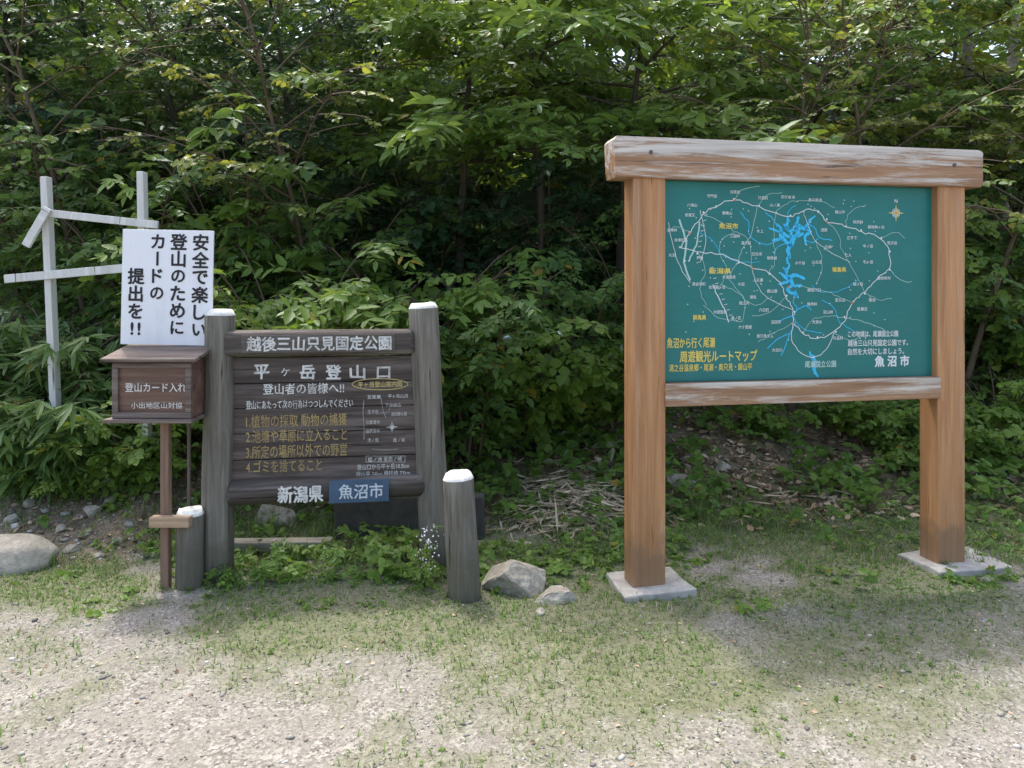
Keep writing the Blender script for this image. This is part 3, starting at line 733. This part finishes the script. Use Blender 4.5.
def stump(name,px,topy,basex,d,r,seed,label):
    x=(basex-512)/F*d; xt=(px-512)/F*d; zt=CH-(topy-HY)/F*d; z0=float(hgt(x,d))
    root=empty(name,(x,d,z0),0,label,'post',group='short weathered log posts')
    add('log',log_mesh('log',(0,0,-.06),(xt-x,0.01,zt-z0),r,r*.93,seed=seed,amp=.13,rings=12),[OLD,CAPM],root)
stump('log_post',458,473,466,3.72,.083,3,'short leaning grey log post with pale weathered top')
stump('log_post',190,509,190,3.90,.075,11,'short grey log post with pale sawn top')

def slab():
    x0=(333-512)/F*4.55;x1=(484-512)/F*4.6; z=float(hgt(-.6,4.6))
    root=empty('stone_slab',((x0+x1)/2,4.6,z),.03,'low dark stone slab standing behind the notice board','stone slab')
    w=(x1-x0)/2
    bm=bmesh.new(); bx(bm,-w,w,0,.09,-.05,.27,.012,2,.01)
    add('slab',bm_mesh(bm,'slab'),plain('dark_stone',(.055,.055,.048),.8,.4,9,bmp=.5),root)
slab()
def plank():
    z=float(hgt(-1.36,4.3))
    root=empty('timber_plank',(-1.36,4.35,z+.045),.05,'weathered pale plank lying on the grass behind the notice board','plank')
    bm=bmesh.new(); bx(bm,-.29,.29,-.03,.06,-.03,.03,.006,2,.006)
    add('board',bm_mesh(bm,'board'),wood('grey_plank',(.2,.18,.14),(.4,.37,.3),'x',.85),root)
plank()

# ---------------------------------------------------------------- CARD BOX + PLACARD
def card_box():
    x=(152.5-512)/F*3.8; z0=float(hgt(x,3.9))
    root=empty('registration_box',(x,3.8,z0),0,'brown wooden climbing card box with sloping lid on a stake','card box')
    br=wood('box_brown',(.105,.058,.040),(.215,.125,.090),'x',.5,bmp=.4,weather=(.30,.22,.17),wth=(.52,.8))
    brd=wood('box_dark',(.085,.058,.045),(.18,.13,.105),'x',.65,bmp=.5,weather=(.30,.26,.23),wth=(.45,.75))
    Z=lambda py,d=3.8: CH-(py-HY)/F*d - z0
    w=.405/2; zb=Z(418);zt=Z(363)
    bm=bmesh.new(); bx(bm,-w,w,.004,.20,zb,zt+.012,.003)
    body=add('body',bm_mesh(bm,'body'),br,root)
    bm=bmesh.new()
    for a in((-w,-w+.03,zb+.032,zt-.026),(w-.03,w,zb+.032,zt-.026),(-w,w,zb,zb+.03),(-w,w,zt-.024,zt)):
        bx(bm,a[0],a[1],-.012,.003,a[2],a[3],.002)
    add('front_frame',bm_mesh(bm,'front_frame'),brd,root)
    bm=bmesh.new(); bx(bm,-w-.04,w+.04,-.055,.235,-.009,.009,.003)
    lid=add('lid',bm_mesh(bm,'lid'),brd,root); lid.location=(0,0,zt+.027); lid.rotation_euler=(math.radians(11),0,0)
    box_part('base_board',(-w-.035,w+.012,-.035,.21,zb-.022,zb-.002),brd,root,.003)
    box_part('stake',(.010,.054,.06,.10,-.05,zb-.024),wood('stake_wood',(.17,.105,.07),(.34,.22,.15),'z',.7),root,.003)
    box_part('rear_stake',(.075,.090,.232,.25,-.05,1.7-z0),plain('rear_stake_brown',(.13,.11,.09),.7),root,.002)
    lt=wood('plank_light',(.34,.22,.13),(.54,.39,.26),'x',.7)
    box_part('cross_piece',(.0-.02,.185,-.0,.055,Z(528,3.8),Z(518,3.8)),lt,root,.003)
    I=Ink(.0015)
    def T(b_,a,b,c,d,bo): I.fit(b_,(a-512)/F*3.8-x,(b-512)/F*3.8-x,Z(d),Z(c),bo)
    T('登山カード入れ',125,186,383,392,.03)
    T('小出地区山対協',131,182,402.5,408.5,.015)
    add('lettering',I.mesh('lettering'),plain('box_letter',(.66,.63,.58),.6,.05),body)
card_box()
def placard():
    d=3.99; x=(167-512)/F*d; zt=CH-(229-HY)/F*d; zb=CH-(346-HY)/F*d; zc=(zt+zb)/2
    root=empty('notice_placard',(x,d,zc),0,'white placard with bold black vertical writing above the card box','sign')
    root.rotation_euler=(0,math.radians(1.2),0)
    w=91/F*d/2; h=(zt-zb)/2-.005
    wm,nt,out=new_mat('placard_white'); v=coords(nt,(1,1,.3)); n=noise(nt,v,9,7,.7)
    col=mix(nt,ramp(nt,n,[(.52,0.0),(.8,.4)]),(.78,.80,.82),(.52,.50,.44))
    principled(nt,out,col,.45)
    panel=box_part('panel',(-w,w,0,.012,-h,h),wm,root,.002)
    I=Ink(-.002); s=d/F
    def col_(txt,px,y0,y1,size):
        n=len(txt)
        for i,ch in enumerate(txt):
            py=y0+(y1-y0)*(i+.5)/n
            if ch=='!':
                I.cell('!',(px-3-167)*s,(287.5-py)*s,size*s,.03); I.cell('!',(px+4-167)*s,(287.5-py)*s,size*s,.03); continue
            I.cell(ch,(px-167)*s,(287.5-py)*s,size*s*(.92 if ch in'いにの' else 1),.028,rot=(ch=='ー'))
    col_('安全で楽しい',200,233,338,17.2)
    col_('登山のために',178,233,336,17.2)
    col_('カードの',157,233,302,16.5)
    col_('提出を!',136,268,338,17)
    add('lettering',I.mesh('lettering'),plain('ink_black',(.015,.015,.018),.4,.1),panel)
placard()

# ---------------------------------------------------------------- WHITE TIMBER FENCE
def frame():
    d=4.95
    P=lambda px,py,dd=d:((px-512)/F*dd,dd,CH-(py-HY)/F*dd)
    x,y=P(50,300)[0],d; z0=float(hgt(x,y))
    root=empty('white_fence',(x,y,z0),0,'white painted timber post and rail fence among bamboo grass','fence')
    wp=wood('white_timber',(.58,.57,.52),(.80,.80,.77),'z',.7,bmp=.3,freq=.6)
    def bar(a,b,th,nm,dep=.045):
        a=Vector(a)-Vector((x,y,z0)); b=Vector(b)-Vector((x,y,z0)); ln=(b-a).length
        bm=bmesh.new(); bx(bm,-th/2,th/2,-dep/2,dep/2,0,ln,.004)
        ob=add(nm,bm_mesh(bm,nm),wp,root); ob.location=a
        ob.rotation_mode='QUATERNION'; ob.rotation_quaternion=(b-a).to_track_quat('Z','Y')
    bar(P(57,440),P(46,177),.065,'post'); bar(P(147,440),P(142,172),.065,'post')
    f=d-.04
    for a,b,th in ((P(47,213,f),P(158,225,f),.05),(P(5,279,f),P(150,266,f),.055),(P(26,246,f-.03),P(48,208,f-.03),.055)):
        a=Vector(a);b=Vector(b); mid=(a+b)/2; ln=(b-a).length; an=math.atan2(b.z-a.z,b.x-a.x)
        bm=bmesh.new(); bx(bm,-ln/2,ln/2,-.012,.012,-th/2,th/2,.003)
        ob=add('rail',bm_mesh(bm,'rail'),wp,root); ob.location=mid-Vector((x,y,z0)); ob.rotation_euler=(0,-an,0)
frame()

# ---------------------------------------------------------------- ROCKS
rockm,nt,out=new_mat('rock'); v=coords(nt); n=noise(nt,v,9,9,.7); n2=noise(nt,v,45,5,.6)
col=ramp(nt,n,[(.3,(.20,.18,.145)),(.55,(.38,.35,.285)),(.75,(.52,.485,.415))])
col=mix(nt,ramp(nt,n2,[(.5,0.0),(.7,.45)]),col,(.15,.14,.115)); principled(nt,out,col,.9,bump(nt,n,.7,.02))
def rock(px,py,d,sx,sy,sz,seed,label,rz=0,flat=.97):
    x=(px-512)/F*d; z=float(hgt(x,d))
    bm=bmesh.new(); bmesh.ops.create_icosphere(bm,subdivisions=4,radius=1)
    r=random.Random(seed); planes=[(Vector((r.gauss(0,1),r.gauss(0,1),r.gauss(.2,.8))).normalized(),r.uniform(.48,.8)) for _ in range(14)]
    for v in bm.verts:
        p=v.co.copy()
        for n_,k in planes:
            dd=p.dot(n_)
            if dd>k: p-=n_*(dd-k)*flat
        p+=v.co*.06*mnoise.fractal(v.co*2.5+Vector((seed,0,0)),1,2,4)
        v.co=Vector((p.x*sx,p.y*sy,p.z*sz))
    ob=add('rock',bm_mesh(bm,'rock',flat<.9),rockm,label=label,category='rock',group='rocks at the foot of the bank')
    ob.location=(x,d,z+sz*.25); ob.rotation_euler=(0,0,rz)
rock(518,590,3.84,.20,.15,.15,14,'pale tan angular boulder beside the short log post',.3)
rock(556,597,3.72,.13,.10,.07,9,'small flat tan rock beside the boulder')
rock(-8,560,4.2,.38,.22,.16,21,'large pale smooth rock at the foot of the earth bank',0,.75)
rock(683,492,5.5,.14,.10,.11,31,'pale rock on the leaf-covered bank')
rock(725,489,5.7,.08,.06,.06,33,'small pale stone on the leaf-covered bank')
rock(275,525,4.85,.17,.1,.13,36,'grey rock in the weeds behind the notice board')
rock(740,415,6.6,.13,.1,.08,38,'small stone on the leaf-covered bank')
rock(988,590,3.95,.04,.035,.025,41,'small stone beside the concrete footing')
for k,(px,d_,s_) in enumerate([(92,4.7,.07),(62,4.55,.05),(30,4.8,.06),(118,4.45,.045),(80,4.95,.05),(12,4.65,.06),(100,4.3,.04),(52,5.05,.05),(130,4.6,.05),(70,4.35,.05),(110,4.85,.06),(40,4.45,.04),(20,4.95,.06),(88,4.5,.035)]):
    rock(px,0,d_,s_,s_*.8,s_*.7,45+k,'small stone on the earth bank')
rock(540,612,3.55,.035,.03,.02,47,'small stone on the gravel')

# ---------------------------------------------------------------- TREES & SHRUBS
tot=0; G='trees on the wooded bank'
def X(px,d): return (px-512)/F*d
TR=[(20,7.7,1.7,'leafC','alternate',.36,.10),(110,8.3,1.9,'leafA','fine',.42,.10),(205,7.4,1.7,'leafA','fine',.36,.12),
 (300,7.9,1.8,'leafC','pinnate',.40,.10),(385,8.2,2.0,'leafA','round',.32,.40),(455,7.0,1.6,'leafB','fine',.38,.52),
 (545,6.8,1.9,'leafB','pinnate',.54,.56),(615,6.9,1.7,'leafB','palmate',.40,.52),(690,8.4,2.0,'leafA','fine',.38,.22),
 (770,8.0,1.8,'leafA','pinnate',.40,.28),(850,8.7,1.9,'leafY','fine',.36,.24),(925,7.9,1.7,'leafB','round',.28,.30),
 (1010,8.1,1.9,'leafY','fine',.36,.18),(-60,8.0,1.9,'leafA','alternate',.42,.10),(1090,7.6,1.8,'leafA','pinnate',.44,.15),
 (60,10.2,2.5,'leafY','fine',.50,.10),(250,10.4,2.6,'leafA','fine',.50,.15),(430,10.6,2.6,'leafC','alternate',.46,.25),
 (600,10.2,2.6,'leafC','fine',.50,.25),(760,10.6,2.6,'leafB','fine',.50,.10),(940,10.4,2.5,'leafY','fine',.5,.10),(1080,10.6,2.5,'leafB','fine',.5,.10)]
lab={'leafC':'deep green broadleaf tree with layered branches, shade put into leaf colour','leafA':'green broadleaf tree with spreading branches on the wooded bank','leafB':'light green young tree with bright leaf sprays on the bank','leafY':'broadleaf tree with yellowing leaves on the wooded bank'}
for i,(px,d,R,mt,kd,S,cb) in enumerate(TR):
    x=X(px,d); top=1.55+d*.395+.15; H=top-float(hgt(x,d)); far=d>10
    e,n_=plant('broadleaf_tree',x,d,H,R,M[mt],M['bark'],kd,S*.85,cb,nl=13 if far else 16,ns=7 if far else 8,nsp=5 if far else 6,r0=.026+.007*H,lean=(RNG.normal(0,.5),-.1-RNG.random()*.25),seed=i,label=lab[mt],group=G,rise=.35 if cb<.3 else .1,keep=.92)
    tot+=n_
for i,(px,d,ln) in enumerate([(975,8.6,-.3),(1003,9.0,.35),(152,9.2,-.2),(905,9.2,.3)]):
    e,n_=plant('birch_tree',X(px,d),d,6.0,1.4,M['leafY'],M['barkp'],'fine',.28,.74,nl=7,ns=5,nsp=4,r0=.085,lean=(ln,0),seed=50+i,label='slender pale-trunked tree high on the wooded bank',group=G); tot+=n_
for i,(px,d,H) in enumerate([(790,6.6,3.5),(880,6.7,3.7),(330,6.5,3.3),(90,6.6,3.4),(960,6.6,3.5)]):
    e,n_=plant('sapling',X(px,d),d,H,1.7,M['leafY' if i%2==0 else 'leafB'],M['twig'],'round',.17,.40,nl=15,ns=8,nsp=4,r0=.026,lean=(RNG.normal(0,.7),-.4),seed=70+i,label='thin twiggy sapling with sparse small leaves on the bank',group='saplings on the bank',rise=.45,keep=.4); tot+=n_
SH=[(5,5.6,1.0,.7,'sasa','sasa',.30),(60,5.6,.95,.65,'sasa','sasa',.30),(-35,5.5,1.0,.7,'sasa','sasa',.30),(95,5.5,.8,.5,'sasa','sasa',.28),(120,5.2,.65,.5,'leafB','round',.22),(35,5.3,.5,.5,'leafA','fine',.22),
 (57,4.90,.78,.28,'sasa','sasa',.27),(20,5.0,.75,.30,'sasa','sasa',.27),(100,4.98,.6,.28,'leafB','fine',.20),(135,5.0,.6,.30,'leafB','round',.18),
 (80,5.2,.45,.45,'leafB','fine',.20),(35,4.95,.32,.32,'leafA','round',.14),(75,4.92,.30,.28,'leafB','fine',.14),
 (225,5.5,1.5,.85,'leafB','fine',.30),(290,5.7,1.75,.95,'leafB','pinnate',.38),(350,5.6,1.5,.9,'leafB','pinnate',.42),(410,5.8,1.7,.95,'leafB','pinnate',.42),
 (470,5.6,1.5,.9,'leafA','fine',.28),(520,5.9,1.5,.95,'leafB','round',.26),(575,6.3,1.5,1.0,'leafA','fine',.30),(150,6.2,1.9,1.0,'leafA','fine',.32),
 (640,6.9,1.6,1.0,'leafA','fine',.28),(600,6.3,1.0,.8,'leafB','pinnate',.34),(720,7.4,1.5,1.0,'leafB','round',.26),(810,7.4,1.5,1.0,'leafB','fine',.28),(890,7.3,1.6,1.0,'leafB','pinnate',.34),
 (985,6.9,1.9,1.0,'leafA','fine',.28),(1040,6.6,1.7,1.0,'leafB','round',.26),(1000,6.2,.8,.6,'leafB','alternate',.22),(870,6.2,.5,.5,'leafB','broad',.16),(905,6.0,.45,.5,'leafB','round',.15),(760,6.3,.35,.45,'leafB','broad',.13),(980,5.9,.5,.5,'leafB','round',.16),(840,6.5,.45,.5,'leafB','fine',.18),(40,6.6,2.0,1.1,'leafA','fine',.32),(330,6.6,2.1,1.0,'leafA','round',.28),(245,6.4,2.2,1.1,'leafB','palmate',.32),
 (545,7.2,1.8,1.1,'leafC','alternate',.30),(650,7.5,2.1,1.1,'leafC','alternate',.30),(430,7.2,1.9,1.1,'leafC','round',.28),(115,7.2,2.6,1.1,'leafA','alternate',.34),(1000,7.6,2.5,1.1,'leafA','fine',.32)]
ls={'sasa':'clump of bamboo grass with long narrow leaves on the bank','leafB':'bright green leafy shrub on the foot of the bank','leafA':'green leafy shrub on the wooded bank','leafC':'deep green shrub with shade of the trees in its leaf colour'}
for i,(px,d,H,R,mt,kd,S) in enumerate(SH):
    e,n_=plant('bamboo_grass' if mt=='sasa' else 'shrub',X(px,d),d,H,R,M[mt],M['twig'],kd,S*.95,shrub=True,nl=13,ns=6 if H>.7 else 4,nsp=4 if H>.7 else 3,seed=100+i,label=ls[mt],category='shrub',group='shrubs along the bank',parts=('stem','foliage')); tot+=n_
WD=[(245,3.98,.17,.16,.09),(285,4.02,.14,.16,.085),(390,4.2,.22,.18,.10),(352,4.3,.20,.14,.10),(500,4.4,.10,.14,.07),(560,4.4,.08,.14,.07),(960,4.02,.10,.14,.08),(1000,4.05,.09,.12,.07),(225,4.15,.12,.14,.08),(590,3.9,.06,.10,.06),(705,3.85,.07,.08,.05),(820,3.55,.05,.09,.05),(1010,4.5,.16,.16,.09),(500,3.62,.05,.08,.05),(620,2.85,.04,.09,.045),(320,3.95,.10,.12,.07),(475,3.95,.10,.10,.07),(690,4.3,.08,.12,.06),(800,4.6,.09,.14,.07),(600,4.25,.12,.14,.075),(535,4.1,.10,.14,.07),(265,4.25,.18,.16,.09),(310,4.35,.16,.16,.09),(405,4.0,.18,.14,.085),(372,4.05,.14,.14,.08)]
wr_=random.Random(12)
for _ in range(26):
    d_=wr_.uniform(3.6,4.9); WD.append((wr_.uniform(60,1010),d_,wr_.uniform(.04,.10),wr_.uniform(.08,.14),wr_.uniform(.04,.065)))
for i,(px,d,H,R,S) in enumerate(WD):
    plant('weed',X(px,d),d,H,R,M['leafB' if i%3 else 'cover'],M['twig'],'broad' if i%3 else 'fine',S if i%3 else S*1.3,shrub=True,nl=9,ns=3,nsp=2,seed=200+i,label='low green broad-leaved weed growing on the gravel verge',category='weed',group='weeds on the gravel verge',parts=('stem','foliage'))
e,_=plant('flowering_weed',X(424,3.86),3.86,.34,.07,M['leafB'],M['twig'],'fine',.08,shrub=True,nl=8,ns=3,nsp=2,seed=300,label='slim stalk of tiny white flowers beside the log post',category='weed',parts=('stem','foliage'))
rng=np.random.default_rng(3); n=70; hz=rng.uniform(.14,.38,n); P=np.stack([.02+.05*(hz-.2)+rng.normal(0,.028,n),rng.normal(-.03,.03,n),hz],1)
V,Fa,tn=leaves(P,rng.normal(0,1,(n,3)),rng.normal(0,.5,(n,3))+np.array([0,-1,.6]),rng.uniform(.009,.015,n),rng.uniform(.009,.013,n),rng.random(n))
add('flowers',np_mesh('flowers',V,Fa,tn),plain('petal_white',(.80,.79,.76),.6,.05),e)
def farwood():
    rng=np.random.default_rng(77); n=7000
    y=rng.uniform(12,20,n); x=rng.uniform(-1,1,n)*(y*.78+2); z=hgt(x,y)+rng.random(n)**.8*7.0
    cl=vn(x*1.0,z*1.0+y*.7,.8,70); k=cl>.34; x,y,z=x[k],y[k],z[k]; n=len(x)
    D=rng.normal(0,1,(n,3)); D[:,2]=-.2; U=np.stack([rng.normal(0,.3,n),rng.normal(-.4,.3,n),np.ones(n)],1)
    V,Fa,tn=leaves(*sprays(np.stack([x,y,z],1),D,U,rng.uniform(.6,.95,n),'alternate',rng))
    add('distant_wood',np_mesh('distant_wood',V,Fa,tn),M['leafB'],kind='stuff',label='dense green wood covering the hillside behind',category='wood')
farwood()
print('leaves',tot)

# ---------------------------------------------------------------- light
el,az=math.radians(67),math.radians(-30)
sd=Vector((math.sin(az)*math.cos(el),math.cos(az)*math.cos(el),math.sin(el)))
w=bpy.data.worlds.new('World'); scene.world=w; w.use_nodes=True
nt=w.node_tree; bg=nt.nodes['Background']; sk=nt.nodes.new('ShaderNodeTexSky'); sk.sky_type='NISHITA'; sk.sun_disc=False
sk.sun_elevation=el; sk.sun_rotation=az; sk.dust_density=5; sk.air_density=1.0; sk.ozone_density=.6
nt.links.new(sk.outputs[0],bg.inputs[0]); bg.inputs[1].default_value=.45
sl=bpy.data.lights.new('sun','SUN'); sl.energy=3.6; sl.angle=math.radians(4.0); sl.color=(1,.96,.89)
so=bpy.data.objects.new('sun',sl); COL.objects.link(so); so.rotation_euler=sd.to_track_quat('Z','Y').to_euler()
cam=bpy.data.cameras.new('camera'); co=bpy.data.objects.new('camera',cam); COL.objects.link(co)
co.location=(0,0,CH); co.rotation_euler=(math.radians(90),0,0); cam.sensor_width=36; cam.lens=F/1024*36; cam.shift_y=-(384-HY)/1024
cam.clip_end=1000; cam.clip_start=.05; scene.camera=co
scene.view_settings.view_transform='Standard'; scene.view_settings.look='None'; scene.view_settings.exposure=0
